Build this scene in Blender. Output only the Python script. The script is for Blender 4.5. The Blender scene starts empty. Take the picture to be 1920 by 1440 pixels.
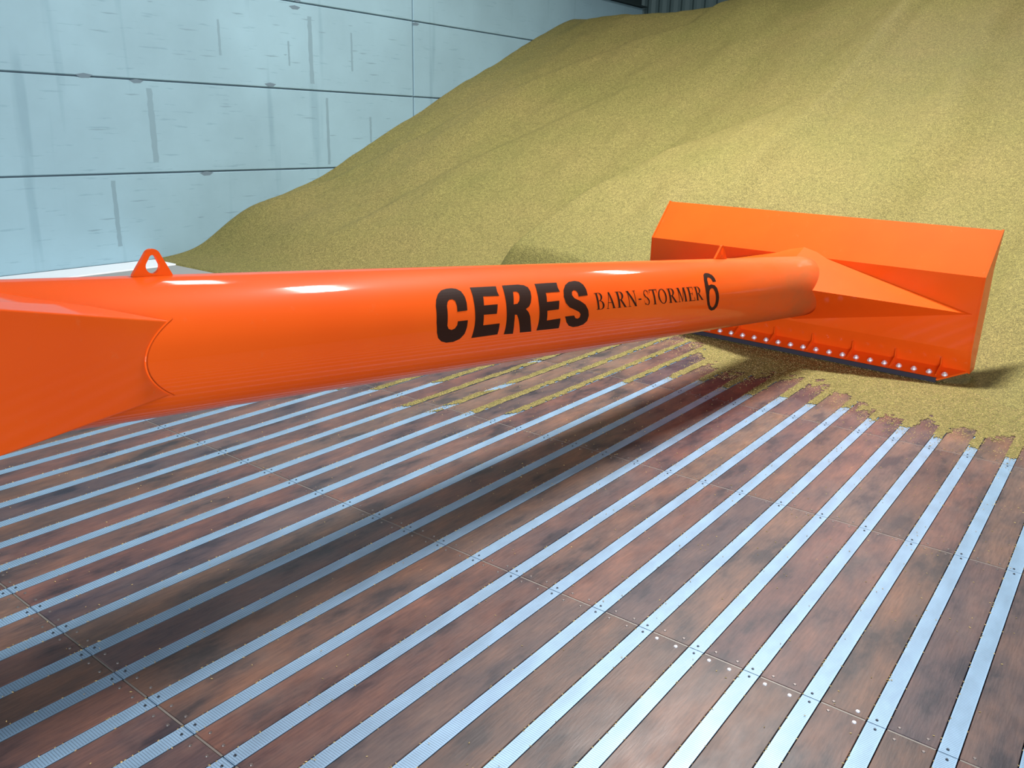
import bpy, bmesh, math, random
import numpy as np
from mathutils import Matrix, Vector

scene = bpy.context.scene
COL = scene.collection
random.seed(7)
rng = np.random.default_rng(11)

ORANGE_COL = (.86,.093,.006); ORANGE_COL2 = (.90,.107,.007)
WOODC = [(.105,.066,.055),(.15,.092,.066),(.130,.070,.066),(.165,.114,.086),(.090,.068,.076),(.15,.085,.072)]
GRATEC = (.27,.43,.60)
CONCC = (.27,.42,.485)
GRAINC = (.245,.208,.062)
KERNC = (.56,.40,.16)
WORLDC = (.80,.93,1.0); WORLDS = .11
EXPOSURE = 0.

# ------------------------------------------------------------------ helpers
def tag(o, label=None, cat=None, group=None, kind=None):
    if label: o['label'] = label
    if cat: o['category'] = cat
    if group: o['group'] = group
    if kind: o['kind'] = kind
    return o

def link(name, me, mats, parent=None):
    o = bpy.data.objects.new(name, me)
    for m in (mats if isinstance(mats, (list, tuple)) else [mats]):
        if me.materials.find(m.name) < 0:
            me.materials.append(m)
    COL.objects.link(o)
    if parent: o.parent = parent
    return o

def from_bm(name, bm, mats, parent=None, smooth=False):
    bmesh.ops.recalc_face_normals(bm, faces=bm.faces[:])
    me = bpy.data.meshes.new(name)
    bm.to_mesh(me); bm.free()
    if smooth:
        for p in me.polygons: p.use_smooth = True
    return link(name, me, mats, parent)

def from_np(name, co, faces, mats, parent=None, smooth=False):
    """co (n,3), faces (m,k)"""
    me = bpy.data.meshes.new(name)
    k = faces.shape[1]; m = len(faces)
    me.vertices.add(len(co)); me.vertices.foreach_set('co', np.ascontiguousarray(co, np.float32).ravel())
    me.loops.add(m * k); me.loops.foreach_set('vertex_index', np.ascontiguousarray(faces, np.int32).ravel())
    me.polygons.add(m); me.polygons.foreach_set('loop_start', np.arange(m, dtype=np.int32) * k)
    me.update(calc_edges=True)
    me.polygons.foreach_set('use_smooth', np.full(m, smooth))
    me.validate()
    return link(name, me, mats, parent)

def box(bm, x0, x1, y0, y1, z0, z1, mi=0):
    v = [bm.verts.new((x, y, z)) for z in (z0, z1) for y in (y0, y1) for x in (x0, x1)]
    for f in ((0,2,3,1),(4,5,7,6),(0,1,5,4),(2,6,7,3),(0,4,6,2),(1,3,7,5)):
        fc = bm.faces.new([v[i] for i in f]); fc.material_index = mi

def prism(bm, poly, vec, mi=0):
    """closed planar polygon of 3D points extruded by a vector"""
    a = [bm.verts.new(p) for p in poly]
    b = [bm.verts.new(Vector(p) + Vector(vec)) for p in poly]
    n = len(a)
    bm.faces.new(a).material_index = mi
    bm.faces.new(b[::-1]).material_index = mi
    for i in range(n):
        bm.faces.new((a[i], b[i], b[(i+1) % n], a[(i+1) % n])).material_index = mi

# ------------------------------------------------------------------ materials
def mat(name, base=(.5,.5,.5), rough=.5, metal=0., coat=0.):
    m = bpy.data.materials.new(name); m.use_nodes = True
    b = m.node_tree.nodes['Principled BSDF']
    b.inputs['Base Color'].default_value = (*base, 1)
    b.inputs['Roughness'].default_value = rough
    b.inputs['Metallic'].default_value = metal
    b.inputs['Coat Weight'].default_value = coat
    b.inputs['Coat Roughness'].default_value = .12
    return m, m.node_tree.nodes, m.node_tree.links, b

def noise(N, L, vec, scale, detail=4, rough=.55):
    n = N.new('ShaderNodeTexNoise'); n.inputs['Scale'].default_value = scale
    n.inputs['Detail'].default_value = detail; n.inputs['Roughness'].default_value = rough
    if vec is not None: L.new(vec, n.inputs['Vector'])
    return n.outputs['Fac']

def ramp(N, L, fac, stops):
    r = N.new('ShaderNodeValToRGB'); e = r.color_ramp.elements
    while len(e) < len(stops): e.new(.5)
    for i, (p, c) in enumerate(stops):
        e[i].position = p; e[i].color = (*c, 1) if len(c) == 3 else c
    L.new(fac, r.inputs['Fac']); return r.outputs['Color']

def mapping(N, L, scale=(1,1,1), src='Object'):
    t = N.new('ShaderNodeTexCoord'); m = N.new('ShaderNodeMapping')
    m.inputs['Scale'].default_value = scale
    L.new(t.outputs[src], m.inputs['Vector']); return m.outputs['Vector']

def mix(N, L, a, b, fac, mode='MIX'):
    n = N.new('ShaderNodeMix'); n.data_type = 'RGBA'; n.blend_type = mode
    for k, s in ((0, fac), (6, a), (7, b)):
        if isinstance(s, (int, float)): n.inputs[k].default_value = s
        elif isinstance(s, tuple): n.inputs[k].default_value = (*s, 1)
        else: L.new(s, n.inputs[k])
    return n.outputs[2]

def bump(N, L, h, b, strength=.3, dist=.01):
    n = N.new('ShaderNodeBump'); n.inputs['Strength'].default_value = strength
    n.inputs['Distance'].default_value = dist
    L.new(h, n.inputs['Height']); L.new(n.outputs['Normal'], b.inputs['Normal'])

def math_(N, L, op, a, b=None, c=None):
    n = N.new('ShaderNodeMath'); n.operation = op
    for i, s in enumerate((a, b, c)):
        if s is None: continue
        if isinstance(s, (int, float)): n.inputs[i].default_value = s
        else: L.new(s, n.inputs[i])
    return n.outputs[0]

# orange gloss enamel, with a thin film of grain dust in places
def orange(name, dusty):
    m, N, L, b = mat(name, ORANGE_COL, .5, 0, .6)
    b.inputs['Specular IOR Level'].default_value = .06; b.inputs['Coat Roughness'].default_value = .07
    f = noise(N, L, mapping(N, L, (1,1,1)), 2.2, 3)
    c1 = ramp(N, L, f, [(.35, ORANGE_COL), (.75, ORANGE_COL2)])
    f2 = noise(N, L, mapping(N, L, (3,3,3)), 6, 6, .7)
    dust = ramp(N, L, f2, [(.62, (0,0,0)), (.9, (.18,.18,.18))])
    if dusty:      # grain dust lying on the blade end of the tube
        sx = N.new('ShaderNodeSeparateXYZ'); L.new(mapping(N, L), sx.inputs[0])
        mr = N.new('ShaderNodeMapRange'); mr.inputs[1].default_value = -1.9; mr.inputs[2].default_value = -.4; L.new(sx.outputs[0], mr.inputs[0])
        dm = math_(N, L, 'MULTIPLY', mr.outputs[0], math_(N, L, 'MULTIPLY_ADD', noise(N, L, mapping(N, L, (1.2,4,2.5)), 2.2, 5, .6), 1.1, .05))
        c1 = mix(N, L, c1, (.36,.13,.045), dm)
        L.new(math_(N, L, 'MULTIPLY_ADD', dm, -1.1, .6), b.inputs['Coat Weight'])
    L.new(mix(N, L, c1, (.62,.42,.22), dust), b.inputs['Base Color'])
    return m
ORANGE = orange('orange_enamel', False); TUBE = orange('dusty_orange_enamel', True)

BLACKPAINT, N, L, b = mat('black_lettering', (.028,.009,.005), .6); b.inputs['Specular IOR Level'].default_value = .15
RUBBER, N, L, b = mat('dark_rubber', (.035,.028,.045), .75)
CHROME, N, L, b = mat('zinc_bolt', (.85,.85,.92), .35, .55)
SCREW, N, L, b = mat('dark_screw', (.035,.045,.06), .4, .6)
SCREWB, N, L, b = mat('worn_screw', (.22,.19,.18), .4, .7)

# film-faced plywood boards, one tone per board
WOOD, N, L, b = mat('plywood_board', (.1,.07,.06), .42)
b.inputs['Specular IOR Level'].default_value = .4
g = N.new('ShaderNodeNewGeometry')
tone = ramp(N, L, g.outputs['Random Per Island'], [(0, WOODC[0]), (.2, WOODC[1]), (.4, WOODC[2]), (.6, WOODC[3]), (.8, WOODC[4]), (1, WOODC[5])])
v = mapping(N, L, (.9, 2.2, 1))
blot = ramp(N, L, noise(N, L, v, 3.2, 6, .62), [(.36, (.30,.36,.50)), (.46, (.80,.76,.80)), (.56, (1.1,.95,.88)), (.68, (1.5,1.2,1.0))])
c = mix(N, L, tone, blot, 1., 'MULTIPLY')
grn = ramp(N, L, noise(N, L, mapping(N, L, (4, 40, 1)), 3, 5, .6), [(.35, (.72,.72,.74)), (.6, (1.1,1.08,1.06))])
c = mix(N, L, c, grn, .8, 'MULTIPLY')
scuff = ramp(N, L, noise(N, L, mapping(N, L, (.7, 1.1, 1)), 1.6, 5, .7), [(.52, (0,0,0)), (.75, (.28,.28,.28))])
c = mix(N, L, c, (.25,.20,.17), scuff)
L.new(c, b.inputs['Base Color'])
L.new(math_(N, L, 'MULTIPLY_ADD', noise(N, L, v, 7, 4), .3, .3), b.inputs['Roughness'])
bump(N, L, noise(N, L, mapping(N, L, (8, 50, 1)), 3, 3), b, .08, .004)

GAP, N, L, b = mat('dark_subfloor', (.012,.010,.010), .9)
JOINT, N, L, b = mat('joint_strip', (.22,.2,.18), .5, .3)

APRON, N, L, b = mat('dusty_concrete', (.30,.31,.30), .8)
# fine-slotted galvanised strip
GRATE, N, L, b = mat('slotted_galvanised_strip', GRATEC, .45, .25)
t = N.new('ShaderNodeTexCoord'); s = N.new('ShaderNodeSeparateXYZ'); L.new(t.outputs['Object'], s.inputs[0])
fr = math_(N, L, 'FRACT', math_(N, L, 'MULTIPLY', s.outputs[0], 1/.0075))
slot = math_(N, L, 'LESS_THAN', fr, .3)
edge = math_(N, L, 'LESS_THAN', math_(N, L, 'ABSOLUTE', s.outputs[1]), .021)
slot = math_(N, L, 'MULTIPLY', slot, edge)
c = ramp(N, L, noise(N, L, mapping(N, L, (1.2,3,1)), 5, 4), [(.3, tuple(x*.82 for x in GRATEC)), (.7, tuple(min(1,x*1.1) for x in GRATEC))])
c = mix(N, L, c, tuple(x*.3 for x in GRATEC), math_(N, L, 'MULTIPLY', slot, .6))
L.new(c, b.inputs['Base Color'])

# precast concrete wall
CONC, N, L, b = mat('precast_concrete', CONCC, .85)
v = mapping(N, L, (1,1,1))
c = ramp(N, L, noise(N, L, v, .7, 5, .6), [(.3, tuple(x*.86 for x in CONCC)), (.7, tuple(x*1.06 for x in CONCC))])
st = ramp(N, L, noise(N, L, mapping(N, L, (1.7, 1, .12)), 2.5, 2, .5), [(.30, (.74,.78,.80)), (.37, (1,1,1))])
c = mix(N, L, c, st, .6, 'MULTIPLY')
tk = ramp(N, L, noise(N, L, mapping(N, L, (1.2, 1, 14)), 2.4, 3, .6), [(.30, (.72,.76,.78)), (.37, (1,1,1))])
c = mix(N, L, c, tk, .6, 'MULTIPLY')
L.new(c, b.inputs['Base Color'])
bump(N, L, noise(N, L, v, 25, 5), b, .12, .004)
STAIN, N, L, b = mat('damp_streak', tuple(x*.72 for x in CONCC), .9)
MORTAR, N, L, b = mat('wall_joint', (.13,.19,.23), .9)
KERB, N, L, b = mat('pale_kerb', (.80,.84,.86), .6)
STEEL, N, L, b = mat('dark_steel', (.03,.05,.05), .6, .3)
CLAD, N, L, b = mat('corrugated_sheet', (.07,.11,.11), .5, .3)

# grain
def grain_mat(name, bright):
    m, N, L, b = mat(name, (.4,.3,.1), .7)
    b.inputs['Specular IOR Level'].default_value = .25
    t = N.new('ShaderNodeTexCoord')
    vo = N.new('ShaderNodeTexVoronoi'); vo.inputs['Scale'].default_value = 130
    L.new(t.outputs['Object'], vo.inputs['Vector'])
    k = ramp(N, L, vo.outputs['Distance'], [(0, (1.25,1.22,1.2)), (.45, (.95,.95,.95)), (.8, (.45,.42,.4))])
    sp = N.new('ShaderNodeSeparateColor'); L.new(vo.outputs['Color'], sp.inputs[0])
    tone = ramp(N, L, sp.outputs[0], [(0, tuple(x*.7 for x in GRAINC)), (.6, GRAINC), (.95, tuple(x*1.35 for x in GRAINC))])
    c = mix(N, L, tone, k, .75, 'MULTIPLY')
    f = noise(N, L, t.outputs['Object'], 28, 3, .6)
    c = mix(N, L, c, ramp(N, L, f, [(.3, (.82,.82,.80)), (.7, (1.16,1.16,1.18))]), 1., 'MULTIPLY')
    f = noise(N, L, t.outputs['Object'], .8, 4, .6)
    c = mix(N, L, c, ramp(N, L, f, [(.3, (.92,.97,.9)), (.7, (1.06,1.02,1.06))]), 1., 'MULTIPLY')
    L.new(c, b.inputs['Base Color'])
    bump(N, L, math_(N, L, 'ADD', vo.outputs['Distance'], noise(N, L, t.outputs['Object'], 40, 3)), b, .55, .006)
    return m
GRAIN = grain_mat('grain_heap', 1.)
KERNEL, N, L, b = mat('grain_kernel', KERNC, .55)
oi = N.new('ShaderNodeNewGeometry')
L.new(ramp(N, L, oi.outputs['Random Per Island'], [(0, tuple(x*.6 for x in KERNC)), (.7, KERNC), (1, tuple(min(1,x*1.4) for x in KERNC))]), b.inputs['Base Color'])

# ------------------------------------------------------------------ floor
SP, Y0, BW = .1856, 4.0459, .050            # strip pitch, first strip, strip width
XJ = [-1.51, -.268, .972, 2.204, 3.463, 4.70, 5.94, 7.18]
K0, K1 = -16, 34
def ys(k): return Y0 - SP * k
bm = bmesh.new()
for k in range(K0, K1):
    ya = ys(k) - BW/2 - .003; yb = ys(k+1) + BW/2 + .003
    for x0, x1 in zip(XJ[:-1], XJ[1:]):
        box(bm, x0 + .004, x1 - .004, yb, ya, -.018, 0, 0)
bmesh.ops.bevel(bm, geom=[e for e in bm.edges if e.verts[0].co.z > -.001 and e.verts[1].co.z > -.001], offset=.0015, segments=1, affect='EDGES')
box(bm, -3, 18, -3.2, 9.28, -.08, -.022, 1)
box(bm, -3, 18, 6.99, 8.80, -.021, -.001, 3)
for x in XJ:
    for k in range(K0, K1):
        ya = ys(k) - BW/2 - .003; yb = ys(k+1) + BW/2 + .003
        box(bm, x - .003, x + .003, yb + .002, ya - .002, -.02, -.0012, 2)
floor = from_bm('floor', bm, [WOOD, GAP, JOINT, APRON])
floor['kind'] = 'structure'

def disc_bm(r, h, seg=10):
    bm = bmesh.new()
    bmesh.ops.create_cone(bm, cap_ends=True, segments=seg, radius1=r, radius2=r*.7, depth=h)
    return bm
bmS = disc_bm(.0045, .003); meS = bpy.data.meshes.new('screw'); bmS.to_mesh(meS); bmS.free(); meS.materials.append(SCREW)
bmS = disc_bm(.0055, .0025); meB = bpy.data.meshes.new('board_screw'); bmS.to_mesh(meB); bmS.free(); meB.materials.append(SCREWB)

def inview(x, y, z=0.):
    q = RM @ (Vector((x, y, z)) - Vector((0, 0, 1.6)))
    if q.z < .2: return None
    px = 960 + FPX*q.x/q.z; py = 720 + FPX*q.y/q.z
    return (px, py) if (-30 < px < 1950 and -30 < py < 1470) else None
FPX = 1543.8
RM = Matrix(((0.608479, -0.793221, 0.023536), (-0.222122, -0.198713, -0.954555), (0.76185, 0.575598, -0.297104)))

strip_me = None
for k in range(K0, K1):
    bm = bmesh.new()
    for x0, x1 in zip(XJ[:-1], XJ[1:]):
        box(bm, x0 + .0015, x1 - .0015, -BW/2, BW/2, -.006, -.0008)
    if strip_me is None:
        st_o = from_bm('vent_strip', bm, GRATE, floor); strip_me = st_o.data
    else:
        bm.free(); st_o = bpy.data.objects.new('vent_strip', strip_me); COL.objects.link(st_o); st_o.parent = floor
    st_o.location = (0, ys(k), 0)
    for x in XJ[1:5] + [4.70]:
        for sx in (-.022, .022):
            if inview(x + sx, ys(k)) and k > -1 and x + sx < 4.9:
                s_ = bpy.data.objects.new('screw', meS); COL.objects.link(s_); s_.parent = st_o
                s_.location = (x + sx, (.004 if sx > 0 else -.002), .0004)
bs = []
for k in range(K0, K1):
    ym = ys(k) - SP/2
    for x in XJ:
        for sx in (-.028, .028):
            for sy in (-.036, .036):
                px, py = x + sx + random.uniform(-.004,.004), ym + sy + random.uniform(-.004,.004)
                if inview(px, py) and px < 5.0 and k > -3:
                    bs.append((math.hypot(px, py), px, py))
bs.sort()
shiny_me = meB.copy(); shiny_me.materials.clear(); shiny_me.materials.append(CHROME)
SHINY = [(1230,1193), (1269,1209), (1328,1235), (1370,1252), (1437,1280), (1480,1297), (1602,1346)]
for d_, px, py in bs[:100]:
    q_ = inview(px, py); sh_ = any(abs(q_[0]-a)+abs(q_[1]-b_) < 22 for a, b_ in SHINY)
    s_ = bpy.data.objects.new('board_screw', shiny_me if sh_ else meB)
    if sh_: s_.scale = (1.35, 1.35, 1.2); s_['label'] = 'shiny zinc screw head'
    COL.objects.link(s_); s_.parent = floor; s_.location = (px, py, .0008)
bm = bmesh.new()
for d_, px, py in bs[100:]:
    bmesh.ops.create_cone(bm, cap_ends=True, segments=8, radius1=.0055, radius2=.004, depth=.0025, matrix=Matrix.Translation((px, py, .0008)))
o = from_bm('board_screw', bm, SCREWB, floor); o['kind'] = 'stuff'

# pale kerb along the wall
bm = bmesh.new(); box(bm, -3, 17, 8.80, 9.28, -.02, .012)
bmesh.ops.bevel(bm, geom=bm.edges[:], offset=.006, segments=2, affect='EDGES')
o = from_bm('trim_1', bm, KERB); o['kind'] = 'structure'

# ------------------------------------------------------------------ wall
YW = 9.285
bm = bmesh.new()
zs = [0, 1.0, 2.015, 3.08, 4.05]
for z0, z1 in zip(zs[:-1], zs[1:]):
    for x0, x1 in ((-3, 3.15), (3.15, 9.625), (9.625, 16.5)):
        xa, xb = x0, x1
        if x0 == 3.15: xa = 3.15
        box(bm, xa + (.012 if xa == 9.625 else .0), xb - (.012 if xb == 9.625 else .0), YW, YW + .18, z0 + .008, z1 - .008, 0)
bmesh.ops.bevel(bm, geom=[e for e in bm.edges if abs(e.verts[0].co.y - YW) < 1e-4 and abs(e.verts[1].co.y - YW) < 1e-4], offset=.008, segments=1, affect='EDGES')
box(bm, -3, 16.5, YW + .035, YW + .2, 0, 4.04, 1)
# damp streaks with a shape of their own, one-millimetre skins on the panels
def streak(x, z0, z1, w):
    n = 14; pts = []
    for i in range(n+1):
        pts.append((x - w*(.5 + .25*random.random()), YW - .0008, z0 + (z1-z0)*i/n))
    for i in range(n, -1, -1):
        pts.append((x + w*(.5 + .25*random.random()), YW - .0008, z0 + (z1-z0)*i/n))
    fc = bm.faces.new([bm.verts.new(p) for p in pts]); fc.material_index = 2
for a in ((5.34,1.12,1.93,.055),(7.92,1.05,1.93,.035),(8.72,1.35,1.7,.03),(4.80,.2,.93,.04),(7.68,2.1,2.93,.055),(8.4,2.3,2.8,.025),(6.3,2.35,2.75,.025),(7.32,2.3,2.6,.02)):
    streak(*a)
for i in range(46):
    x = random.uniform(4.2, 9.2); row = random.choice([(2.1,2.95),(2.1,2.95),(1.1,1.95),(.3,.9)])
    z = random.uniform(*row); w = random.uniform(.06,.28); h = random.uniform(.006,.012)
    pts = [(x, YW-.0007, z), (x+w*.4, YW-.0007, z-h), (x+w, YW-.0007, z), (x+w*.6, YW-.0007, z+h*.5)]
    bm.faces.new([bm.verts.new(p) for p in pts]).material_index = 2
for x, z in ((5.98, .985), (4.62, 2.03), (5.2, 2.005), (7.0, 2.06), (9.68, 3.05), (7.45, 3.02), (7.5, 3.10)):
    w = random.uniform(.05,.1)
    pts = [(x-w, YW-.0009, z), (x-w*.4, YW-.0009, z-w*.35), (x+w*.5, YW-.0009, z-w*.3), (x+w, YW-.0009, z+.004), (x, YW-.0009, z+w*.2)]
    bm.faces.new([bm.verts.new(p) for p in pts]).material_index = 1
o = from_bm('wall_left', bm, [CONC, MORTAR, STAIN]); o['kind'] = 'structure'

# steel eaves beam on the wall and corrugated back wall
bm = bmesh.new()
for z0, z1, y0, y1 in ((4.05,4.07,9.18,9.48),(4.45,4.47,9.18,9.48),(4.05,4.47,9.32,9.335)):
    box(bm, -3, 16.5, y0, y1, z0, z1)
o = from_bm('trim_2', bm, STEEL); o['kind'] = 'structure'
bm = bmesh.new(); n = 400; pr = []
for i in range(n+1):
    y = -3.2 + 12.8*i/n; ph = (i % 8)
    dx = (0,0,0,.03,.06,.06,.06,.03)[ph]
    pr.append((16.5 + dx, y))
lo = [bm.verts.new((x, y, 0)) for x, y in pr]; hi = [bm.verts.new((x, y, 6.5)) for x, y in pr]
lo2 = [bm.verts.new((x+.004, y, 0)) for x, y in pr]; hi2 = [bm.verts.new((x+.004, y, 6.5)) for x, y in pr]
for i in range(n):
    bm.faces.new((lo[i], lo[i+1], hi[i+1], hi[i])); bm.faces.new((lo2[i], hi2[i], hi2[i+1], lo2[i+1]))
o = from_bm('wall_back', bm, CLAD); o['kind'] = 'structure'

# ------------------------------------------------------------------ grain heap
def hash2(ix, iy, s):
    h = (ix.astype(np.int64)*374761393 + iy.astype(np.int64)*668265263 + s*974711) & 0x7fffffff
    h = ((h ^ (h >> 13)) * 1274126177) & 0x7fffffff
    return ((h ^ (h >> 16)) & 0xffff) / 65535.
def vn(x, y, s=0):
    ix, iy = np.floor(x), np.floor(y); fx, fy = x-ix, y-iy
    fx = fx*fx*(3-2*fx); fy = fy*fy*(3-2*fy)
    a = hash2(ix,iy,s); b_ = hash2(ix+1,iy,s); c_ = hash2(ix,iy+1,s); d_ = hash2(ix+1,iy+1,s)
    return (a*(1-fx)+b_*fx)*(1-fy) + (c_*(1-fx)+d_*fx)*fy - .5
def fbm(x, y, o_=4, s=0):
    r = 0; a = 1.
    for i in range(o_):
        r = r + a*vn(x*2**i, y*2**i, s+i); a *= .5
    return r
def sst(t): t = np.clip(t, 0, 1); return t*t*(3-2*t)
def xfoot(y):
    return np.interp(y, [-3, -1, 0, .5, .8, 1.0, 3.2, 3.45, 4, 5, 6, 8, 9.3], [5.4, 5.6, 5.75, 5.9, 6.2, 6.45, 6.45, 6.15, 6.3, 6.45, 6.35, 5.92, 5.80])
def yline(x, P): return np.interp(x, [p[0] for p in P], [p[1] for p in P])
def softplus(t, w): return w*np.logaddexp(0, t/w)
def heap(x, y):
    t = softplus(x - xfoot(y), .10)
    h = .452*t
    h = h + .17*np.exp(-((x-6.45)/.8)**2)*sst((y-6.6)/1.6)
    crest = 3.60 + .28*sst((8.0-y)/2.3) + .1*fbm(y*.5, x*.1, 3, 40)
    h = crest - softplus(crest - h, .06)
    g = sst(h/.6)
    # main ridge, raised on its right side, steep on its left
    yr = yline(x, [(6.2,5.05),(6.9,5.08),(7.3,5.07),(7.87,4.97),(8.5,4.79),(9.26,4.48),(9.96,4.08),(11.5,3.3)]) + .05*fbm(x*2, y*0, 3, 5)
    d = yr - y
    h = h + .33*sst(h/.15)*sst((d+.30)/.30)*sst((3.4-d)/3.2)*sst((11.3-x)/3.5)
    # second, fainter ridge high on the left and a furrow on the right
    yr = yline(x, [(6.5,9.2),(8.33,8.75),(9.3,8.45),(10.58,8.1),(12.3,7.42),(13.5,6.6)])
    d = yr - y
    h = h + .06*g*sst((d+.16)/.16)*sst((1.3-d)/1.3)
    yr = yline(x, [(6.5,7.6),(8.0,7.5),(9.3,7.1),(10.6,6.6),(12.3,5.9)])
    d = yr - y
    h = h + .04*g*sst((d+.13)/.15)*sst((1.1-d)/1.1)*sst((12.-x)/2)
    yr = yline(x, [(6.9,2.1),(8.35,1.8),(9.4,1.62),(10.6,1.55),(13,1.7)])
    h = h - .04*g*np.exp(-((y-yr)/.35)**2) + .06*g*np.exp(-((y-yr-.5)/.35)**2)
    yr = yline(x, [(6.9,3.3),(8.35,3.1),(10.4,2.9),(13,3.4)])
    h = h + .07*g*np.exp(-((y-yr)/.3)**2)
    h = h + g*(.13*fbm(x*.28, y*1.0, 3, 9) + .018*fbm(x*3, y*5, 3, 21))
    return h + .0
sthr = {0:3.4,1:3.25,2:3.42,3:3.44,4:3.3,5:3.35,6:3.5,7:3.35,8:4.62,9:4.92,10:5.0,11:4.96,12:4.93,13:5.02,14:5.01,15:5.08,16:4.97,17:4.95,18:4.88,19:4.85,20:4.81,21:4.80}
SK = np.array([sthr.get(k, 3.4 if k < 0 else 4.8) for k in range(-30, 40)])
def cover(x, y):
    kf = (Y0 - y)/SP; k = np.rint(kf).astype(int); dy = np.abs(kf - k)*SP
    n1 = fbm(x*9 + y*5, y*16, 4, 3); n2 = fbm(x*30+y*12, y*60, 2, 7)
    thb = np.interp(y, [-2,0,.34,.56,.76,1.0,1.2,1.37,1.5,1.72,1.9,2.1,2.35,2.6,3.0,4.5], [5.1,5.1,5.15,5.18,5.1,5.06,5.15,5.40,5.45,5.48,5.42,5.3,5.45,5.8,6.1,6.2])
    cb = (x - thb) + .30*n1 + .16*n2
    ths = SK[np.clip(k, -30, 39) + 30]
    patch = np.where((k >= 1) & (k <= 8) & (x < 4.7), fbm(x*3.2+y*7, y*0+k*9.7, 3, 31)*.9 + .16 + .22*sst((x-3.3)/1.4) - .25*sst((k-6.5)/1.5), 0)
    cs = (x - ths) + .03*n2
    cs = np.where(patch != 0, np.minimum(np.minimum(cs*2, .3), patch), cs)
    stripw = .031 + .010*n2 + .02*np.clip(x-ths, 0, .5)*(k > 8)
    cs = np.where(dy < stripw, np.minimum(cs, (stripw-dy)*9), -1)
    return np.maximum(cb*.6, cs)
def film_z(x, y):
    return .001 + .007*np.clip(cover(x, y)*3, 0, 1) + .004*np.clip(fbm(x*18, y*18, 3, 17)+.2, 0, 1)

def grid(x0, x1, y0, y1, st):
    nx = int((x1-x0)/st)+1; ny = int((y1-y0)/st)+1
    X, Y = np.meshgrid(np.linspace(x0,x1,nx), np.linspace(y0,y1,ny), indexing='ij')
    I = np.arange(nx*ny).reshape(nx, ny)
    F = np.stack([I[:-1,:-1], I[1:,:-1], I[1:,1:], I[:-1,1:]], -1).reshape(-1, 4)
    return X.ravel(), Y.ravel(), F
XA, YA, FA = grid(2.6, 6.75, -1.2, 4.4, .011)
c = cover(XA, YA); keep = (c[FA] > 0).all(1); FA = FA[keep]
ZA = np.maximum(film_z(XA, YA), heap(XA, YA)*sst((XA-5.5)/.5))
used = np.unique(FA); rm = np.full(len(XA), -1); rm[used] = np.arange(len(used))
VA = np.stack([XA, YA, ZA], 1)[used]; FA = rm[FA]
XB, YB, FB = grid(4.9, 16.45, -3.1, 9.282, .04)
ZB = heap(XB, YB); ZB = np.where(ZB < .012, -.03, ZB)
keepB = (ZB[FB] > -.02).any(1); FB = FB[keepB]
VB = np.stack([XB, YB, ZB], 1)
# thin toe of the heap left of the blade and by the wall
heap_o = from_np('grain_heap', np.concatenate([VA, VB]), np.concatenate([FA, FB + len(VA)]), GRAIN, None, True)
tag(heap_o, 'huge sloping heap of yellow grain spilling over the slotted floor', 'grain', kind='stuff')

# loose kernels
def kernels(P, size=1.):
    n = len(P)
    base = np.array([(1,0,0),(-1,0,0),(0,.42,0),(0,-.42,0),(0,0,.38),(0,0,-.38)])*.0040*size
    F0 = np.array([(0,2,4),(2,1,4),(1,3,4),(3,0,4),(2,0,5),(1,2,5),(3,1,5),(0,3,5)])
    a = rng.uniform(0, 6.283, n); sc = rng.uniform(.8, 1.25, n)
    ca, sa = np.cos(a), np.sin(a)
    V = base[None]*sc[:,None,None]
    V = np.stack([V[...,0]*ca[:,None]-V[...,1]*sa[:,None], V[...,0]*sa[:,None]+V[...,1]*ca[:,None], V[...,2]], -1) + P[:,None]
    F = F0[None] + (np.arange(n)*6)[:,None,None]
    return V.reshape(-1,3), F.reshape(-1,3)
# near the edge of the thin layer
n = 260000
x = rng.uniform(2.7, 6.2, n); y = rng.uniform(-.6, 4.2, n); c = cover(x, y)
p = np.where(c > 0, .22, np.exp(c/.05)*.75)*np.where(x < 4.6, .6, 1)
p = np.maximum(p, .004)
ok = rng.random(n) < p; x, y, c = x[ok], y[ok], c[ok]
z = np.where(c > 0, film_z(x, y) + .001, .0016)
P1 = np.stack([x, y, z], 1)
# sparse scatter on the boards plus rows caught along the strip edges
n = 700; x = rng.uniform(.2, 5, n); y = rng.uniform(-.4, 4.6, n); P2 = np.stack([x, y, np.full(n, .0016)], 1)
n = 5200; x = rng.uniform(.1, 5.0, n); k = rng.integers(-1, 26, n)
y = Y0 - SP*k + np.where(rng.random(n) < .8, 1, -1)*(BW/2 + rng.normal(.001, .0012, n)); P3 = np.stack([x, y, np.full(n, -.0002)], 1)
V, F = kernels(np.concatenate([P1, P2, P3]))
ko = from_np('loose_grain', V, F, KERNEL)
tag(ko, 'loose yellow grain kernels scattered over the boards and metal strips', 'grain', kind='stuff')

# ------------------------------------------------------------------ grain pusher
A = Vector((6.0, 2.0, .533)); B = Vector((2.5, 2.29, .823)); R = .221
D = (A - B).normalized()
UP = (Vector((0,0,1)) - D.z*D).normalized(); RT = D.cross(UP)
def cyl(s, th, r=R):
    t = math.radians(th)
    return A + D*s + (UP*math.cos(t) + RT*math.sin(t))*r
pusher = bpy.data.objects.new('grain_pusher', None); COL.objects.link(pusher)
pusher.location = (6.2, 2.05, 0)
tag(pusher, 'long orange tubular grain pusher with wide blade resting on the slotted floor', 'grain pusher')
INV = Matrix.Translation((-6.2, -2.05, 0))
def part(name, bm, m, parent=None, smooth=False):
    bmesh.ops.transform(bm, matrix=INV, verts=bm.verts[:])
    return from_bm(name, bm, m, parent or pusher, smooth)

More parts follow.
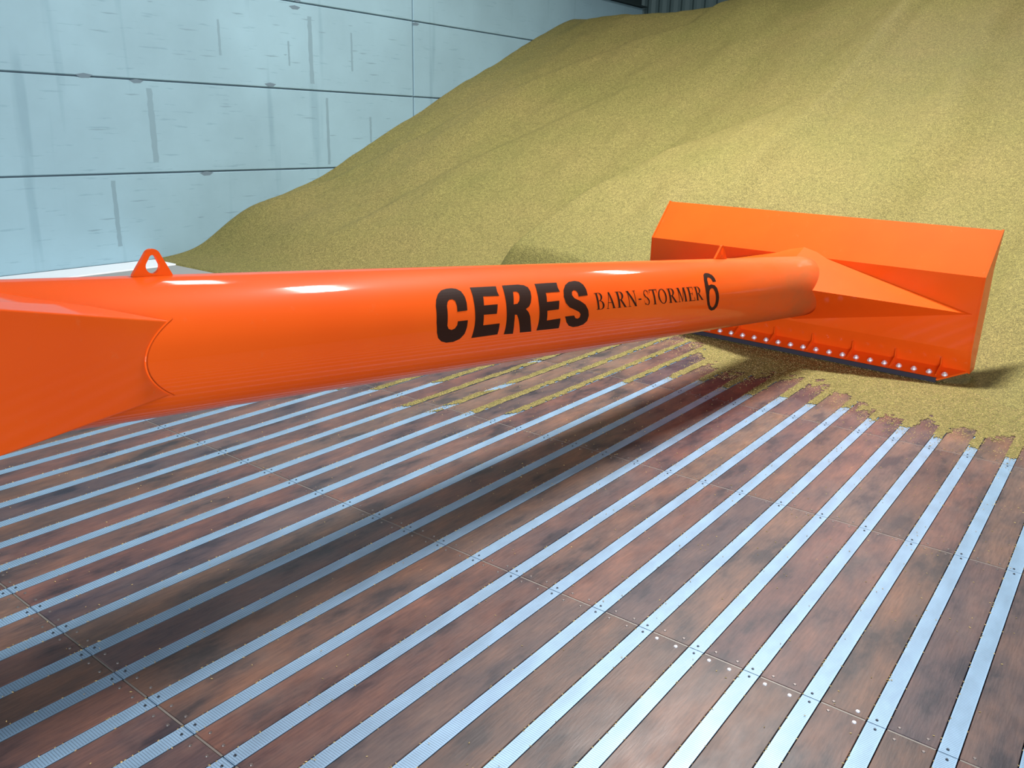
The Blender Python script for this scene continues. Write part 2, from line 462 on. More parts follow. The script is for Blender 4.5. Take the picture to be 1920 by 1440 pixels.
# boom tube
bm = bmesh.new(); SEG = 144; rings = []
for s in np.linspace(-5.78, .16, 60):
    rings.append([bm.verts.new(cyl(s, 360*i/SEG)) for i in range(SEG)])
for a_, b_ in zip(rings[:-1], rings[1:]):
    for i in range(SEG): bm.faces.new((a_[i], a_[(i+1)%SEG], b_[(i+1)%SEG], b_[i]))
bm.faces.new(rings[0]); bm.faces.new(rings[-1][::-1])
boom = part('boom_tube', bm, TUBE, None, True)
boom.data.polygons[-1].use_smooth = False

# blade frame: u forwards, v to the left
O_ = Vector((6.115, .785, 0)); U = Vector((D.x, D.y, 0)).normalized(); V_ = Vector((-U.y, U.x, 0)); W = 2.54
def bl(u, v, z): return O_ + U*u + V_*v + Vector((0,0,z))
prof = [(.055,.09),(0,.24),(0,.74),(.235,1.028)]
back = [(.245,1.022),(.012,.733),(.012,.243),(.066,.094)]
bm = bmesh.new(); prism(bm, [bl(u, 0, z) for u, z in prof + back], V_*W)
mb = part('mouldboard', bm, ORANGE)
# folded bead along the bend and top edge
for v0 in (-.012, W):
    bm = bmesh.new(); prism(bm, [bl(u, v0, z) for u, z in [(.06,.075),(-.004,.24),(-.004,.742),(.235,1.034),(.25,1.03),(.17,.78),(.17,.5),(.16,.09)]], V_*.012)
    part('end_plate', bm, ORANGE)
bm = bmesh.new(); bp = [(-.10,.14),(.06,0),(.06,W),(-.10,W-.14)]
def bz(u): return .04 + (u+.10)*(.05/.155)
prism(bm, [bl(u, v, bz(u)) for u, v in bp], (0,0,-.012))
bolt_plate = part('bolt_plate', bm, ORANGE)
bm = bmesh.new(); prism(bm, [bl(-.103,.15,.044), bl(-.103,.15,.012), bl(-.088,.15,.012), bl(-.088,.15,.044)], V_*(W-.30))
o = part('cutting_edge', bm, RUBBER); o['label'] = 'dark rubber wear strip'
# bolts
tilt = math.atan2(.05, .155)
bn = (Vector((0,0,1))*math.cos(tilt) - U*math.sin(tilt)).normalized()
rotm = bn.to_track_quat('Z', 'Y').to_matrix().to_4x4()
bm = bmesh.new()
bmesh.ops.create_cone(bm, cap_ends=True, segments=20, radius1=.021, radius2=.020, depth=.004, matrix=Matrix.Translation((0,0,.002)))
bmesh.ops.create_cone(bm, cap_ends=True, segments=6, radius1=.015, radius2=.014, depth=.012, matrix=Matrix.Translation((0,0,.0095)))
bmesh.ops.create_uvsphere(bm, u_segments=10, v_segments=6, radius=.007, matrix=Matrix.Translation((0,0,.0155)))
me_bolt = bpy.data.meshes.new('bolt'); bm.to_mesh(me_bolt); bm.free(); me_bolt.materials.append(CHROME)
vb = [.118 + .1*i for i in range(24)]
for i, v in enumerate(vb):
    o = bpy.data.objects.new('bolt', me_bolt); COL.objects.link(o); o.parent = bolt_plate
    o.matrix_local = Matrix.Translation(bl(-.035, v, bz(-.035)) - Vector((6.2,2.05,0))) @ rotm
    if i == 0: o['label'] = 'shiny zinc bolt'
# ribs between every third bolt
for j in range(8):
    v = .165 + .304*j
    bm = bmesh.new(); prism(bm, [bl(u, v-.004, z) for u, z in [(-.065,.051),(.05,.088),(.024,.165),(.014,.165),(.020,.112),(-.065,.060)]], V_*.008)
    part('gusset_rib', bm, ORANGE)
# braces: long three-sided wedges from the tube to the ends of the blade
vc = 1.235
for tipv in (.03, W-.05):
    bm = bmesh.new()
    t_ = bm.verts.new(bl(-.004, tipv, .49)); a_ = bm.verts.new(bl(.03, vc, .80)); b_ = bm.verts.new(bl(.0, vc, .255)); c_ = bm.verts.new(bl(-.44, vc, .575))
    e_ = bm.verts.new(bl(.006, tipv, .49))
    for f_ in ((t_,a_,c_),(t_,c_,b_),(e_,b_,a_),(a_,b_,c_),(t_,e_,a_),(t_,b_,e_)): bm.faces.new(f_)
    part('side_brace', bm, ORANGE)

# rear bracket flaring from the tube towards the machine
def wing(sgn):
    bm = bmesh.new()
    def sec(x):
        yr = 2.181 + .25*(x - 1.166)
        ya = (A + D*((x-6.0)/D.x)).y
        w = ya - yr
        zt = 1.04 + .265*(1.26 - x); zb = .820
        return [Vector((x, ya, zt + .02)), Vector((x, ya - sgn*w, zt)), Vector((x, ya - sgn*w, zb)), Vector((x, ya, zb - .0))]
    s0 = [bm.verts.new(p) for p in sec(1.38)]; s1 = [bm.verts.new(p) for p in sec(.25)]
    for i in range(4): bm.faces.new((s0[i], s0[(i+1)%4], s1[(i+1)%4], s1[i]))
    bm.faces.new(s0); bm.faces.new(s1[::-1])
    o = part('mounting_bracket', bm, ORANGE)
    md = o.modifiers.new('b', 'BEVEL'); md.width = .004; md.segments = 2
wing(1); wing(-1)
# weld seam where the bracket meets the tube (ray-free: solve plane against tube)
bm = bmesh.new(); path = []
for th in np.linspace(57, 119, 26):
    lo_, hi_ = -5.6, -4.2
    for _ in range(40):
        m_ = (lo_ + hi_)/2; P = cyl(m_, th)
        # outside the wing when tube surface is nearer the camera than the plate
        if P.y - (2.181 + .25*(P.x - 1.166)) < 0: hi_ = m_
        else: lo_ = m_
    path.append(cyl((lo_+hi_)/2, th, R + .001))
pts_ = path[:]
for i, P in enumerate(pts_):
    T = (pts_[min(i+1, len(pts_)-1)] - pts_[max(i-1, 0)]).normalized()
    n1 = T.cross(Vector((0,-1,0))).normalized(); n2 = T.cross(n1)
    path[i] = [bm.verts.new(P + (n1*math.cos(a) + n2*math.sin(a))*.003) for a in np.linspace(0, 2*math.pi, 8, endpoint=False)]
for a_, b_ in zip(path[:-1], path[1:]):
    for i in range(8): bm.faces.new((a_[i], a_[(i+1)%8], b_[(i+1)%8], b_[i]))
part('weld_seam', bm, ORANGE, None, True)

# lifting eyes
def eye(s0, s1, h, hole):
    sm = (s0+s1)/2; hw = (s1-s0)/2; bz_ = R - .012; outer = []; tr = .026 if hole > .5 else .02
    cz = R + h - tr
    outer.append((-hw, bz_)); outer.append((-hw, R + .004))
    a0 = math.radians(158)
    for i in range(17):
        a = a0 + (math.radians(22) - a0)*i/16
        outer.append((tr*math.cos(a), cz + tr*math.sin(a)))
    outer += [(hw, R + .004), (hw, bz_)]
    rt_, rb_ = tr*.45, tr*.85; cb = R + h*.36
    inner = [(rt_*math.cos(a), cz - .004 + rt_*math.sin(a)) for a in np.linspace(math.radians(165), math.radians(15), 9)]
    inner += [(rb_*math.cos(a), cb + rb_*math.sin(a)) for a in np.linspace(math.radians(15), math.radians(-195), 15)]
    bm = bmesh.new(); ed = []
    for loop in (outer, inner):
        vs = [bm.verts.new((p[0], 0, p[1])) for p in loop]
        ed += [bm.edges.new((vs[i], vs[(i+1) % len(vs)])) for i in range(len(vs))]
    bmesh.ops.triangle_fill(bm, use_beauty=True, edges=ed)
    r_ = bmesh.ops.extrude_face_region(bm, geom=bm.faces[:])
    bmesh.ops.translate(bm, vec=(0, .014, 0), verts=[e for e in r_['geom'] if isinstance(e, bmesh.types.BMVert)])
    M = Matrix((D, -RT, UP)).transposed().to_4x4(); M.translation = A + D*sm + RT*.007
    bmesh.ops.transform(bm, matrix=M, verts=bm.verts[:])
    part('lifting_eye', bm, ORANGE)
eye(-4.79, -4.667, .082, 1)
eye(-1.20, -1.055, .085, 0)

# lettering sprayed on the tube: flat shapes wrapped round it
def lettering(name, groups, label):
    bm = bmesh.new()
    for loops in groups:
        b2 = bmesh.new(); ed = []
        for lp in loops:
            vs = [b2.verts.new((s, th*.00386, 0)) for s, th in lp]
            ed += [b2.edges.new((vs[i], vs[(i+1) % len(vs)])) for i in range(len(vs))]
        if len(loops) == 1 and len(loops[0]) == 4: b2.faces.new(vs)
        else: bmesh.ops.triangle_fill(b2, use_beauty=True, edges=ed)
        for th in range(25, 130, 3):
            bmesh.ops.bisect_plane(b2, geom=b2.verts[:]+b2.edges[:]+b2.faces[:], plane_co=(0, th*.00386, 0), plane_no=(0,1,0))
        m_ = {}
        for v in b2.verts: m_[v] = bm.verts.new(cyl(v.co.x, v.co.y/.00386, R + .0012))
        for f_ in b2.faces:
            try: bm.faces.new([m_[v] for v in f_.verts])
            except ValueError: pass
        b2.free()
    bmesh.ops.transform(bm, matrix=INV, verts=bm.verts[:])
    me = bpy.data.meshes.new(name)
    for f_ in bm.faces:
        f_.normal_update()
        cen = f_.calc_center_median() + Vector((6.2,2.05,0))
        q = cen - A; q = q - D*q.dot(D)
        if f_.normal.dot(q) < 0: f_.normal_flip()
    bm.to_mesh(me); bm.free()
    o = link(name, me, BLACKPAINT, boom); o['label'] = label
LET = {"ceres":[[[[-3.6332,44.45],[-3.664,46.13],[-3.6909,50.37],[-3.7106,56.13],[-3.7226,62.73],[-3.7337,79.37],[-3.7325,89.37],[-3.724,95.02],[-3.7043,98.99],[-3.6756,101.13],[-3.6376,101.16],[-3.6033,98.7],[-3.581,93.82],[-3.5704,87.55],[-3.5643,79.91],[-3.62,80.11],[-3.6243,83.93],[-3.6369,87.09],[-3.6557,88.25],[-3.6713,86.75],[-3.6775,83.42],[-3.6648,63.61],[-3.6563,59.64],[-3.6435,57.28],[-3.6266,56.96],[-3.6137,58.99],[-3.6121,64.06],[-3.6166,70.44],[-3.5606,69.95],[-3.5546,62.04],[-3.5535,54.78],[-3.5619,48.52],[-3.5819,45.13],[-3.6053,44.18]]],[[[-3.5018,44.66],[-3.348,44.84],[-3.3567,51.83],[-3.3549,56.9],[-3.4498,56.2],[-3.4556,61.26],[-3.4606,66.15],[-3.3788,66.08],[-3.3933,76.18],[-3.4707,75.96],[-3.4738,81.52],[-3.4768,86.92],[-3.3781,86.65],[-3.3805,93.16],[-3.385,98.68],[-3.4617,99.03],[-3.5389,99.29],[-3.533,93.6],[-3.5271,86.66],[-3.5226,79.79],[-3.5182,71.15],[-3.5133,62.28],[-3.5072,53.86]]],[[[-3.3087,44.42],[-3.2612,44.31],[-3.2074,44.27],[-3.1729,45.62],[-3.1531,48.59],[-3.1491,53.86],[-3.1558,60.55],[-3.1693,67.21],[-3.185,71.36],[-3.209,73.81],[-3.1937,77.4],[-3.1842,82.4],[-3.1795,89.62],[-3.1669,100.18],[-3.206,99.92],[-3.2422,99.72],[-3.2514,92.02],[-3.2604,84.41],[-3.2692,79.31],[-3.2829,78.9],[-3.2875,87.6],[-3.2867,100.11],[-3.3166,99.83],[-3.345,99.58],[-3.34,92.13],[-3.3362,83.98],[-3.3316,74.11],[-3.3244,63.11],[-3.3177,53.78]],[[-3.2605,53.07],[-3.2383,53.15],[-3.2282,54.94],[-3.2297,58.97],[-3.24,63.91],[-3.2562,67.11],[-3.2814,67.69],[-3.2717,60.96]]],[[[-3.0976,44.64],[-3.0184,44.37],[-2.9428,44.51],[-2.9524,51.0],[-2.9507,56.97],[-3.0502,57.0],[-3.0547,62.49],[-3.0604,67.97],[-2.9726,67.6],[-2.9851,77.62],[-3.0665,78.09],[-3.0677,83.61],[-3.0698,89.14],[-2.9733,88.33],[-2.9739,94.48],[-2.9757,100.18],[-3.053,99.99],[-3.1327,99.71],[-3.1278,93.48],[-3.1236,85.89],[-3.1201,77.44],[-3.1164,66.99],[-3.1078,56.06]]],[[[-2.806,43.55],[-2.7753,45.17],[-2.7572,49.54],[-2.7506,56.1],[-2.7545,63.89],[-2.8249,64.46],[-2.8234,60.04],[-2.832,56.9],[-2.8482,56.27],[-2.865,58.24],[-2.8706,62.42],[-2.8592,66.29],[-2.8199,70.09],[-2.7846,75.04],[-2.7653,82.0],[-2.7598,88.8],[-2.7688,95.28],[-2.7925,99.06],[-2.8322,100.83],[-2.8701,100.91],[-2.9046,98.51],[-2.9274,93.55],[-2.9412,86.72],[-2.8733,86.68],[-2.863,89.87],[-2.8459,90.98],[-2.8303,89.63],[-2.8254,86.08],[-2.8361,83.1],[-2.8648,80.26],[-2.9068,76.46],[-2.9294,70.99],[-2.9339,63.46],[-2.9201,55.18],[-2.8915,48.72],[-2.8532,44.54]]]],"six":[[[[-1.6038,45.61],[-1.5821,42.99],[-1.5575,42.24],[-1.5327,43.27],[-1.5074,46.64],[-1.4968,52.25],[-1.4986,57.85],[-1.5372,58.16],[-1.5418,53.26],[-1.5586,50.22],[-1.5785,50.62],[-1.5916,54.47],[-1.5984,59.83],[-1.5988,63.24],[-1.5646,61.9],[-1.5307,63.42],[-1.5096,67.92],[-1.4988,75.66],[-1.4957,82.59],[-1.4978,90.12],[-1.5048,96.18],[-1.5272,100.7],[-1.562,101.86],[-1.5988,98.62],[-1.6289,90.79],[-1.642,81.98],[-1.6458,70.86],[-1.6423,63.31],[-1.6311,54.78]],[[-1.6031,71.34],[-1.5872,68.37],[-1.5681,67.43],[-1.5512,69.14],[-1.5392,73.94],[-1.5335,79.62],[-1.5324,85.87],[-1.5361,91.49],[-1.5474,95.8],[-1.5672,96.79],[-1.5934,92.81],[-1.6088,86.1],[-1.6115,78.06]]]],"barn":[[[[[-2.6894,82.66],[-2.6752,82.68],[-2.6794,61.79],[-2.6935,61.76]]],[[[-2.7024,62.39],[-2.6671,62.46],[-2.6666,61.81],[-2.7019,61.74]]],[[[-2.6979,82.65],[-2.6623,82.69],[-2.663,82.07],[-2.6986,82.03]]],[[[-2.6837,72.2],[-2.6659,72.23],[-2.666,71.61],[-2.6839,71.58]]],[[[-2.671,71.91],[-2.6626,71.68],[-2.6669,70.98],[-2.6711,71.18]]],[[[-2.6626,71.68],[-2.6551,70.98],[-2.6632,70.38],[-2.6669,70.98]]],[[[-2.6551,70.98],[-2.6491,69.89],[-2.6602,69.44],[-2.6632,70.38]]],[[[-2.6491,69.89],[-2.6452,68.5],[-2.6581,68.25],[-2.6602,69.44]]],[[[-2.6452,68.5],[-2.6435,66.95],[-2.6571,66.93],[-2.6581,68.25]]],[[[-2.6435,66.95],[-2.6443,65.39],[-2.6573,65.59],[-2.6571,66.93]]],[[[-2.6443,65.39],[-2.6475,63.96],[-2.6587,64.38],[-2.6573,65.59]]],[[[-2.6475,63.96],[-2.6528,62.82],[-2.6612,63.41],[-2.6587,64.38]]],[[[-2.6528,62.82],[-2.6598,62.08],[-2.6645,62.78],[-2.6612,63.41]]],[[[-2.6598,62.08],[-2.668,61.81],[-2.6686,62.56],[-2.6645,62.78]]],[[[-2.6623,82.69],[-2.6524,82.43],[-2.6576,81.73],[-2.6631,81.96]]],[[[-2.6524,82.43],[-2.644,81.64],[-2.6531,81.04],[-2.6576,81.73]]],[[[-2.644,81.64],[-2.6379,80.41],[-2.65,79.97],[-2.6531,81.04]]],[[[-2.6379,80.41],[-2.6346,78.85],[-2.6485,78.61],[-2.65,79.97]]],[[[-2.6346,78.85],[-2.6343,77.13],[-2.6487,77.11],[-2.6485,78.61]]],[[[-2.6343,77.13],[-2.6369,75.4],[-2.6505,75.61],[-2.6487,77.11]]],[[[-2.6369,75.4],[-2.6423,73.84],[-2.6538,74.25],[-2.6505,75.61]]],[[[-2.6423,73.84],[-2.65,72.6],[-2.6583,73.17],[-2.6538,74.25]]],[[[-2.65,72.6],[-2.6594,71.79],[-2.6637,72.47],[-2.6583,73.17]]],[[[-2.6594,71.79],[-2.6696,71.5],[-2.6695,72.22],[-2.6637,72.47]]]],[[[[-2.6096,82.75],[-2.6055,82.76],[-2.5851,61.97],[-2.5892,61.96]]],[[[-2.5627,82.8],[-2.5467,82.82],[-2.5796,61.98],[-2.5916,61.96]]],[[[-2.6041,75.68],[-2.5688,75.72],[-2.5692,75.0],[-2.6045,74.95]]],[[[-2.6165,82.74],[-2.5963,82.77],[-2.597,82.14],[-2.6172,82.12]]],[[[-2.5669,82.8],[-2.541,82.83],[-2.5417,82.21],[-2.5676,82.18]]]],[[[[-2.5159,82.86],[-2.5001,82.88],[-2.5061,62.13],[-2.5217,62.09]]],[[[-2.5315,62.72],[-2.4924,62.79],[-2.4919,62.15],[-2.531,62.08]]],[[[-2.5253,82.85],[-2.4938,82.88],[-2.4946,82.26],[-2.5261,82.22]]],[[[-2.5098,72.87],[-2.4901,72.9],[-2.4903,72.29],[-2.51,72.26]]],[[[-2.4972,73.0],[-2.488,72.75],[-2.4928,72.06],[-2.4974,72.28]]],[[[-2.488,72.75],[-2.4798,72.0],[-2.4888,71.4],[-2.4928,72.06]]],[[[-2.4798,72.0],[-2.4733,70.83],[-2.4856,70.38],[-2.4888,71.4]]],[[[-2.4733,70.83],[-2.4691,69.33],[-2.4835,69.09],[-2.4856,70.38]]],[[[-2.4691,69.33],[-2.4675,67.67],[-2.4826,67.64],[-2.4835,69.09]]],[[[-2.4675,67.67],[-2.4685,65.99],[-2.4829,66.19],[-2.4826,67.64]]],[[[-2.4685,65.99],[-2.4722,64.46],[-2.4846,64.87],[-2.4829,66.19]]],[[[-2.4722,64.46],[-2.4782,63.24],[-2.4873,63.82],[-2.4846,64.87]]],[[[-2.4782,63.24],[-2.486,62.44],[-2.4911,63.13],[-2.4873,63.82]]],[[[-2.486,62.44],[-2.4951,62.15],[-2.4956,62.89],[-2.4911,63.13]]],[[[-2.4659,82.91],[-2.4482,82.93],[-2.4862,72.6],[-2.502,72.58]]],[[[-2.4635,82.92],[-2.4417,82.94],[-2.4426,82.32],[-2.4643,82.3]]]],[[[[-2.4216,82.96],[-2.417,82.97],[-2.4238,62.29],[-2.4283,62.28]]],[[[-2.363,83.03],[-2.3583,83.04],[-2.3657,62.4],[-2.3703,62.39]]],[[[-2.3716,83.02],[-2.353,83.04],[-2.4195,62.29],[-2.4359,62.26]]],[[[-2.4396,62.89],[-2.415,62.94],[-2.4146,62.3],[-2.4392,62.26]]],[[[-2.4309,82.95],[-2.406,82.98],[-2.4068,82.36],[-2.4317,82.33]]],[[[-2.3818,63.0],[-2.3567,63.05],[-2.3563,62.42],[-2.3814,62.37]]]],[[[[-2.3369,75.38],[-2.3109,75.42],[-2.312,73.58],[-2.3379,73.54]]]],[[[[-2.2445,65.25],[-2.2479,64.03],[-2.2532,64.63],[-2.251,65.66]]],[[[-2.2479,64.03],[-2.2527,63.14],[-2.2563,63.89],[-2.2532,64.63]]],[[[-2.2527,63.14],[-2.2584,62.67],[-2.26,63.5],[-2.2563,63.89]]],[[[-2.2584,62.67],[-2.2648,62.65],[-2.2642,63.49],[-2.26,63.5]]],[[[-2.2648,62.65],[-2.2711,63.11],[-2.2684,63.87],[-2.2642,63.49]]],[[[-2.2711,63.11],[-2.2768,63.98],[-2.2722,64.6],[-2.2684,63.87]]],[[[-2.2768,63.98],[-2.2813,65.19],[-2.2752,65.61],[-2.2722,64.6]]],[[[-2.2813,65.19],[-2.2841,66.62],[-2.2771,66.82],[-2.2752,65.61]]],[[[-2.2841,66.62],[-2.2848,68.16],[-2.2776,68.11],[-2.2771,66.82]]],[[[-2.2848,68.16],[-2.2834,69.66],[-2.2767,69.37],[-2.2776,68.11]]],[[[-2.2834,69.66],[-2.28,70.99],[-2.2745,70.48],[-2.2767,69.37]]],[[[-2.28,70.99],[-2.2751,72.03],[-2.2712,71.36],[-2.2745,70.48]]],[[[-2.2751,72.03],[-2.2692,72.7],[-2.2673,71.92],[-2.2712,71.36]]],[[[-2.2692,72.7],[-2.2628,72.94],[-2.2631,72.12],[-2.2673,71.92]]],[[[-2.2792,80.46],[-2.273,81.71],[-2.2673,81.11],[-2.2714,80.06]]],[[[-2.273,81.71],[-2.2657,82.61],[-2.2625,81.88],[-2.2673,81.11]]],[[[-2.2657,82.61],[-2.2579,83.09],[-2.2577,82.28],[-2.2625,81.88]]],[[[-2.2579,83.09],[-2.2505,83.1],[-2.2531,82.28],[-2.2577,82.28]]],[[[-2.2505,83.1],[-2.2441,82.64],[-2.2493,81.89],[-2.2531,82.28]]],[[[-2.2441,82.64],[-2.2392,81.75],[-2.2466,81.14],[-2.2493,81.89]]],[[[-2.2392,81.75],[-2.2362,80.51],[-2.245,80.09],[-2.2466,81.14]]],[[[-2.2362,80.51],[-2.2351,79.04],[-2.2447,78.85],[-2.245,80.09]]],[[[-2.2351,79.04],[-2.2362,77.46],[-2.2457,77.51],[-2.2447,78.85]]],[[[-2.2362,77.46],[-2.2391,75.92],[-2.2478,76.21],[-2.2457,77.51]]],[[[-2.2391,75.92],[-2.2437,74.55],[-2.2509,75.05],[-2.2478,76.21]]],[[[-2.2437,74.55],[-2.2497,73.47],[-2.2548,74.13],[-2.2509,75.05]]],[[[-2.2497,73.47],[-2.2567,72.77],[-2.2592,73.55],[-2.2548,74.13]]],[[[-2.2567,72.77],[-2.2641,72.53],[-2.2637,73.34],[-2.2592,73.55]]],[[[-2.2854,67.98],[-2.2754,68.0],[-2.2634,72.94],[-2.2735,72.92]]],[[[-2.2469,77.44],[-2.2367,77.45],[-2.2581,71.92],[-2.2682,71.91]]],[[[-2.2448,68.87],[-2.242,68.88],[-2.2414,63.06],[-2.2442,63.06]]],[[[-2.2775,82.72],[-2.2747,82.72],[-2.2827,76.58],[-2.2855,76.57]]]],[[[[-2.1905,83.23],[-2.1757,83.24],[-2.1851,62.75],[-2.1997,62.72]]],[[[-2.2294,63.72],[-2.1562,63.85],[-2.1556,62.81],[-2.2288,62.67]]],[[[-2.1993,83.22],[-2.1667,83.25],[-2.1677,82.64],[-2.2002,82.6]]],[[[-2.2303,67.25],[-2.2267,67.25],[-2.2249,62.88],[-2.2285,62.88]]],[[[-2.1614,67.37],[-2.1577,67.37],[-2.1561,63.02],[-2.1598,63.01]]]],[[[[-2.0676,73.23],[-2.0701,70.55],[-2.0837,70.79],[-2.0818,73.21]]],[[[-2.0701,70.55],[-2.0745,68.03],[-2.0867,68.52],[-2.0837,70.79]]],[[[-2.0745,68.03],[-2.0807,65.85],[-2.0908,66.56],[-2.0867,68.52]]],[[[-2.0807,65.85],[-2.0886,64.16],[-2.096,65.04],[-2.0908,66.56]]],[[[-2.0886,64.16],[-2.098,63.07],[-2.1022,64.07],[-2.096,65.04]]],[[[-2.098,63.07],[-2.1084,62.69],[-2.109,63.74],[-2.1022,64.07]]],[[[-2.1084,62.69],[-2.1192,63.03],[-2.1161,64.05],[-2.109,63.74]]],[[[-2.1192,63.03],[-2.1296,64.08],[-2.1231,64.99],[-2.1161,64.05]]],[[[-2.1296,64.08],[-2.1387,65.74],[-2.1291,66.49],[-2.1231,64.99]]],[[[-2.1387,65.74],[-2.1455,67.91],[-2.1336,68.44],[-2.1291,66.49]]],[[[-2.1455,67.91],[-2.1494,70.42],[-2.136,70.71],[-2.1336,68.44]]],[[[-2.1494,70.42],[-2.1499,73.1],[-2.1361,73.13],[-2.136,70.71]]],[[[-2.1499,73.1],[-2.1468,75.79],[-2.1336,75.54],[-2.1361,73.13]]],[[[-2.1468,75.79],[-2.1404,78.29],[-2.1289,77.8],[-2.1336,75.54]]],[[[-2.1404,78.29],[-2.1314,80.45],[-2.1225,79.74],[-2.1289,77.8]]],[[[-2.1314,80.45],[-2.1207,82.11],[-2.1149,81.24],[-2.1225,79.74]]],[[[-2.1207,82.11],[-2.1091,83.17],[-2.107,82.18],[-2.1149,81.24]]],[[[-2.1091,83.17],[-2.0979,83.54],[-2.0995,82.51],[-2.107,82.18]]],[[[-2.0979,83.54],[-2.0877,83.19],[-2.0929,82.2],[-2.0995,82.51]]],[[[-2.0877,83.19],[-2.0793,82.16],[-2.0877,81.27],[-2.0929,82.2]]],[[[-2.0793,82.16],[-2.073,80.52],[-2.0839,79.79],[-2.0877,81.27]]],[[[-2.073,80.52],[-2.069,78.38],[-2.0818,77.86],[-2.0839,79.79]]],[[[-2.069,78.38],[-2.0672,75.9],[-2.0811,75.62],[-2.0818,77.86]]],[[[-2.0672,75.9],[-2.0676,73.23],[-2.0818,73.21],[-2.0811,75.62]]]],[[[[-2.0363,83.4],[-2.0193,83.42],[-2.0306,63.05],[-2.0473,63.02]]],[[[-2.0577,63.62],[-2.0158,63.71],[-2.0154,63.08],[-2.0573,63.0]]],[[[-2.0464,83.39],[-2.0125,83.43],[-2.0136,82.81],[-2.0474,82.78]]],[[[-2.0322,73.58],[-2.0111,73.62],[-2.0114,73.01],[-2.0326,72.98]]],[[[-2.0186,73.71],[-2.0088,73.46],[-2.0142,72.78],[-2.0191,73.0]]],[[[-2.0088,73.46],[-2.0002,72.73],[-2.01,72.14],[-2.0142,72.78]]],[[[-2.0002,72.73],[-1.9936,71.58],[-2.0068,71.14],[-2.01,72.14]]],[[[-1.9936,71.58],[-1.9894,70.12],[-2.0049,69.87],[-2.0068,71.14]]],[[[-1.9894,70.12],[-1.988,68.48],[-2.0042,68.46],[-2.0049,69.87]]],[[[-1.988,68.48],[-1.9895,66.84],[-2.0049,67.04],[-2.0042,68.46]]],[[[-1.9895,66.84],[-1.9938,65.34],[-2.0069,65.74],[-2.0049,67.04]]],[[[-1.9938,65.34],[-2.0004,64.14],[-2.0102,64.71],[-2.0069,65.74]]],[[[-2.0004,64.14],[-2.009,63.36],[-2.0143,64.04],[-2.0102,64.71]]],[[[-2.009,63.36],[-2.0188,63.07],[-2.0192,63.8],[-2.0143,64.04]]],[[[-1.9826,83.46],[-1.9636,83.48],[-2.007,73.32],[-2.024,73.29]]],[[[-1.98,83.46],[-1.9566,83.49],[-1.9577,82.88],[-1.981,82.85]]]],[[[[-1.9403,83.51],[-1.9359,83.51],[-1.9444,63.22],[-1.9486,63.21]]],[[[-1.878,83.58],[-1.8603,83.6],[-1.8764,63.35],[-1.8938,63.32]]],[[[-1.9077,83.55],[-1.9028,83.55],[-1.9341,63.24],[-1.9532,63.2]]],[[[-1.9077,83.55],[-1.9028,83.55],[-1.8875,63.33],[-1.8924,63.32]]],[[[-1.9506,83.5],[-1.9256,83.53],[-1.9266,82.91],[-1.9516,82.89]]],[[[-1.8848,83.57],[-1.8534,83.61],[-1.8545,83.0],[-1.8859,82.96]]],[[[-1.9592,63.81],[-1.9364,63.86],[-1.936,63.24],[-1.9588,63.19]]],[[[-1.8941,63.94],[-1.8669,63.99],[-1.8666,63.37],[-1.8938,63.32]]]],[[[[-1.8296,83.63],[-1.8122,83.65],[-1.8259,63.45],[-1.8431,63.42]]],[[[-1.8528,64.22],[-1.788,64.35],[-1.7876,63.52],[-1.8524,63.4]]],[[[-1.839,83.62],[-1.7697,83.7],[-1.7712,82.89],[-1.8404,82.81]]],[[[-1.8301,73.53],[-1.7975,73.58],[-1.7979,72.88],[-1.8306,72.83]]],[[[-1.7904,68.01],[-1.7868,68.02],[-1.7859,63.73],[-1.7895,63.73]]],[[[-1.7726,83.5],[-1.7689,83.5],[-1.7769,78.46],[-1.7806,78.46]]],[[[-1.7976,75.63],[-1.794,75.64],[-1.7971,70.82],[-1.8008,70.82]]]],[[[[-1.749,83.73],[-1.733,83.74],[-1.7478,63.6],[-1.7636,63.57]]],[[[-1.7733,64.17],[-1.7337,64.24],[-1.7335,63.63],[-1.773,63.55]]],[[[-1.7586,83.72],[-1.7266,83.75],[-1.7277,83.14],[-1.7597,83.11]]],[[[-1.7478,74.01],[-1.7278,74.04],[-1.7283,73.44],[-1.7482,73.41]]],[[[-1.735,74.13],[-1.7257,73.89],[-1.7309,73.21],[-1.7355,73.43]]],[[[-1.7257,73.89],[-1.7178,73.16],[-1.7271,72.58],[-1.7309,73.21]]],[[[-1.7178,73.16],[-1.7117,72.02],[-1.7243,71.59],[-1.7271,72.58]]],[[[-1.7117,72.02],[-1.7081,70.57],[-1.7227,70.33],[-1.7243,71.59]]],[[[-1.7081,70.57],[-1.707,68.96],[-1.7223,68.94],[-1.7227,70.33]]],[[[-1.707,68.96],[-1.7087,67.34],[-1.7232,67.53],[-1.7223,68.94]]],[[[-1.7087,67.34],[-1.7128,65.86],[-1.7252,66.26],[-1.7232,67.53]]],[[[-1.7128,65.86],[-1.7193,64.67],[-1.7284,65.24],[-1.7252,66.26]]],[[[-1.7193,64.67],[-1.7274,63.9],[-1.7324,64.57],[-1.7284,65.24]]],[[[-1.7274,63.9],[-1.7366,63.62],[-1.737,64.34],[-1.7324,64.57]]],[[[-1.6983,83.78],[-1.6804,83.8],[-1.724,73.74],[-1.7401,73.72]]],[[[-1.6959,83.79],[-1.6739,83.81],[-1.6751,83.21],[-1.697,83.18]]]]]}
for ch, g_ in zip('CERES', LET['ceres']):
    lettering('letter', [g_], 'heavy black letter ' + ch)
for ch, gs_ in zip('BARN-STORMER', LET['barn']):
    lettering('hyphen' if ch == '-' else 'letter', gs_, 'small black hyphen' if ch == '-' else 'small black serif letter ' + ch)
lettering('numeral', LET['six'], 'black numeral 6')

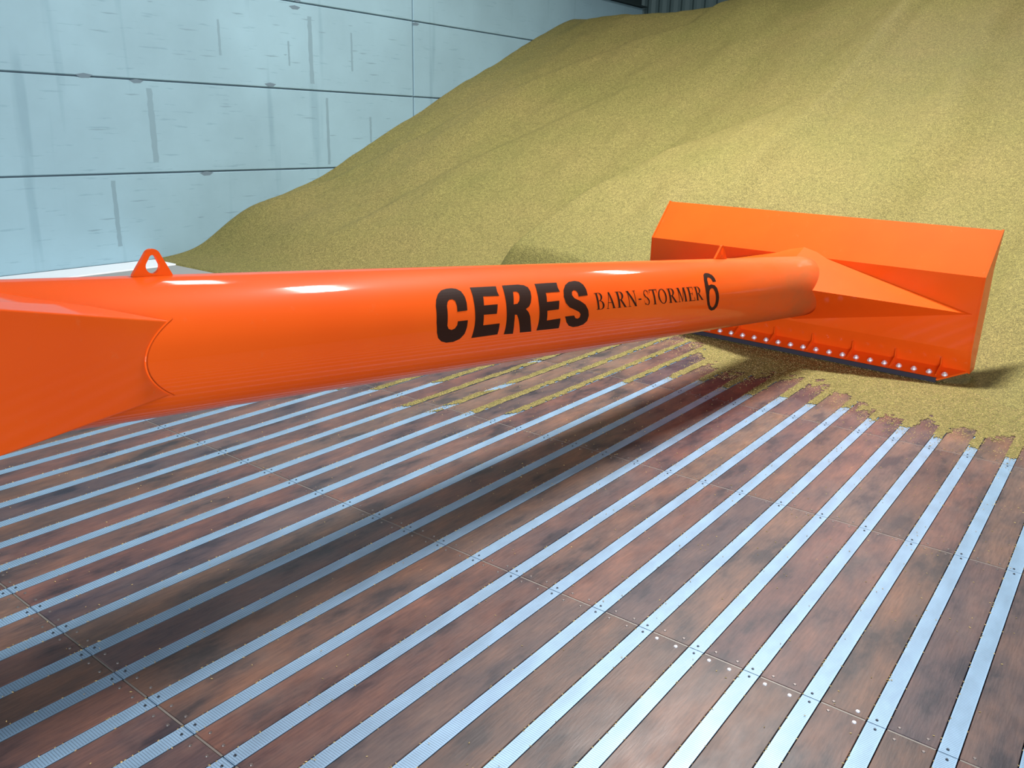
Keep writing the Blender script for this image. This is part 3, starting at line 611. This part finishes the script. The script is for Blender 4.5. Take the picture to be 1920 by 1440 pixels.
# ------------------------------------------------------------------ light
def area(name, loc, target, sx, sy, power, col):
    l = bpy.data.lights.new(name, 'AREA'); l.shape = 'RECTANGLE'; l.size = sx; l.size_y = sy; l.energy = power; l.color = col
    o = bpy.data.objects.new(name, l); COL.objects.link(o); o.location = loc
    o.rotation_euler = (Vector(target) - Vector(loc)).to_track_quat('-Z', 'Y').to_euler()
    return o
area('roof_or_fill_light', (6.9, 2.68, 7.1), (6.0, 2.66, 0), 1.6, .42, 1080, (1,.97,.95))
area('roof_or_fill_light', (14.0, 3.1, 6.6), (10.0, 2.8, 0), 1.8, .35, 120, (1,.98,.95))
area('roof_or_fill_light', (7.2, 8.0, 7.6), (9.5, 7.2, 1.5), 3.0, 1.0, 170, (.97,.98,1))  # unseen fill lamp, added to brighten the left of the heap
area('door_daylight', (-6.8, -4.4, 2.4), (5.5, 2.8, .8), 6.5, 3.4, 1500, (.80,.91,1.0))

w = bpy.data.worlds.new('world'); scene.world = w; w.use_nodes = True
bg = w.node_tree.nodes['Background']; bg.inputs['Color'].default_value = (*WORLDC, 1); bg.inputs['Strength'].default_value = WORLDS

# ------------------------------------------------------------------ camera
cam = bpy.data.cameras.new('camera'); co_ = bpy.data.objects.new('camera', cam); COL.objects.link(co_); scene.camera = co_
cam.sensor_width = 36; cam.lens = FPX/1920*36; cam.clip_start = .05; cam.clip_end = 100
M = Matrix((RM[0], -RM[1], -RM[2])).transposed().to_4x4(); M.translation = (0, 0, 1.6)
co_.matrix_world = M
vs = scene.view_settings
vs.view_transform = 'Standard'; vs.look = 'None'; vs.exposure = EXPOSURE; vs.gamma = 1; vs.use_curve_mapping = False
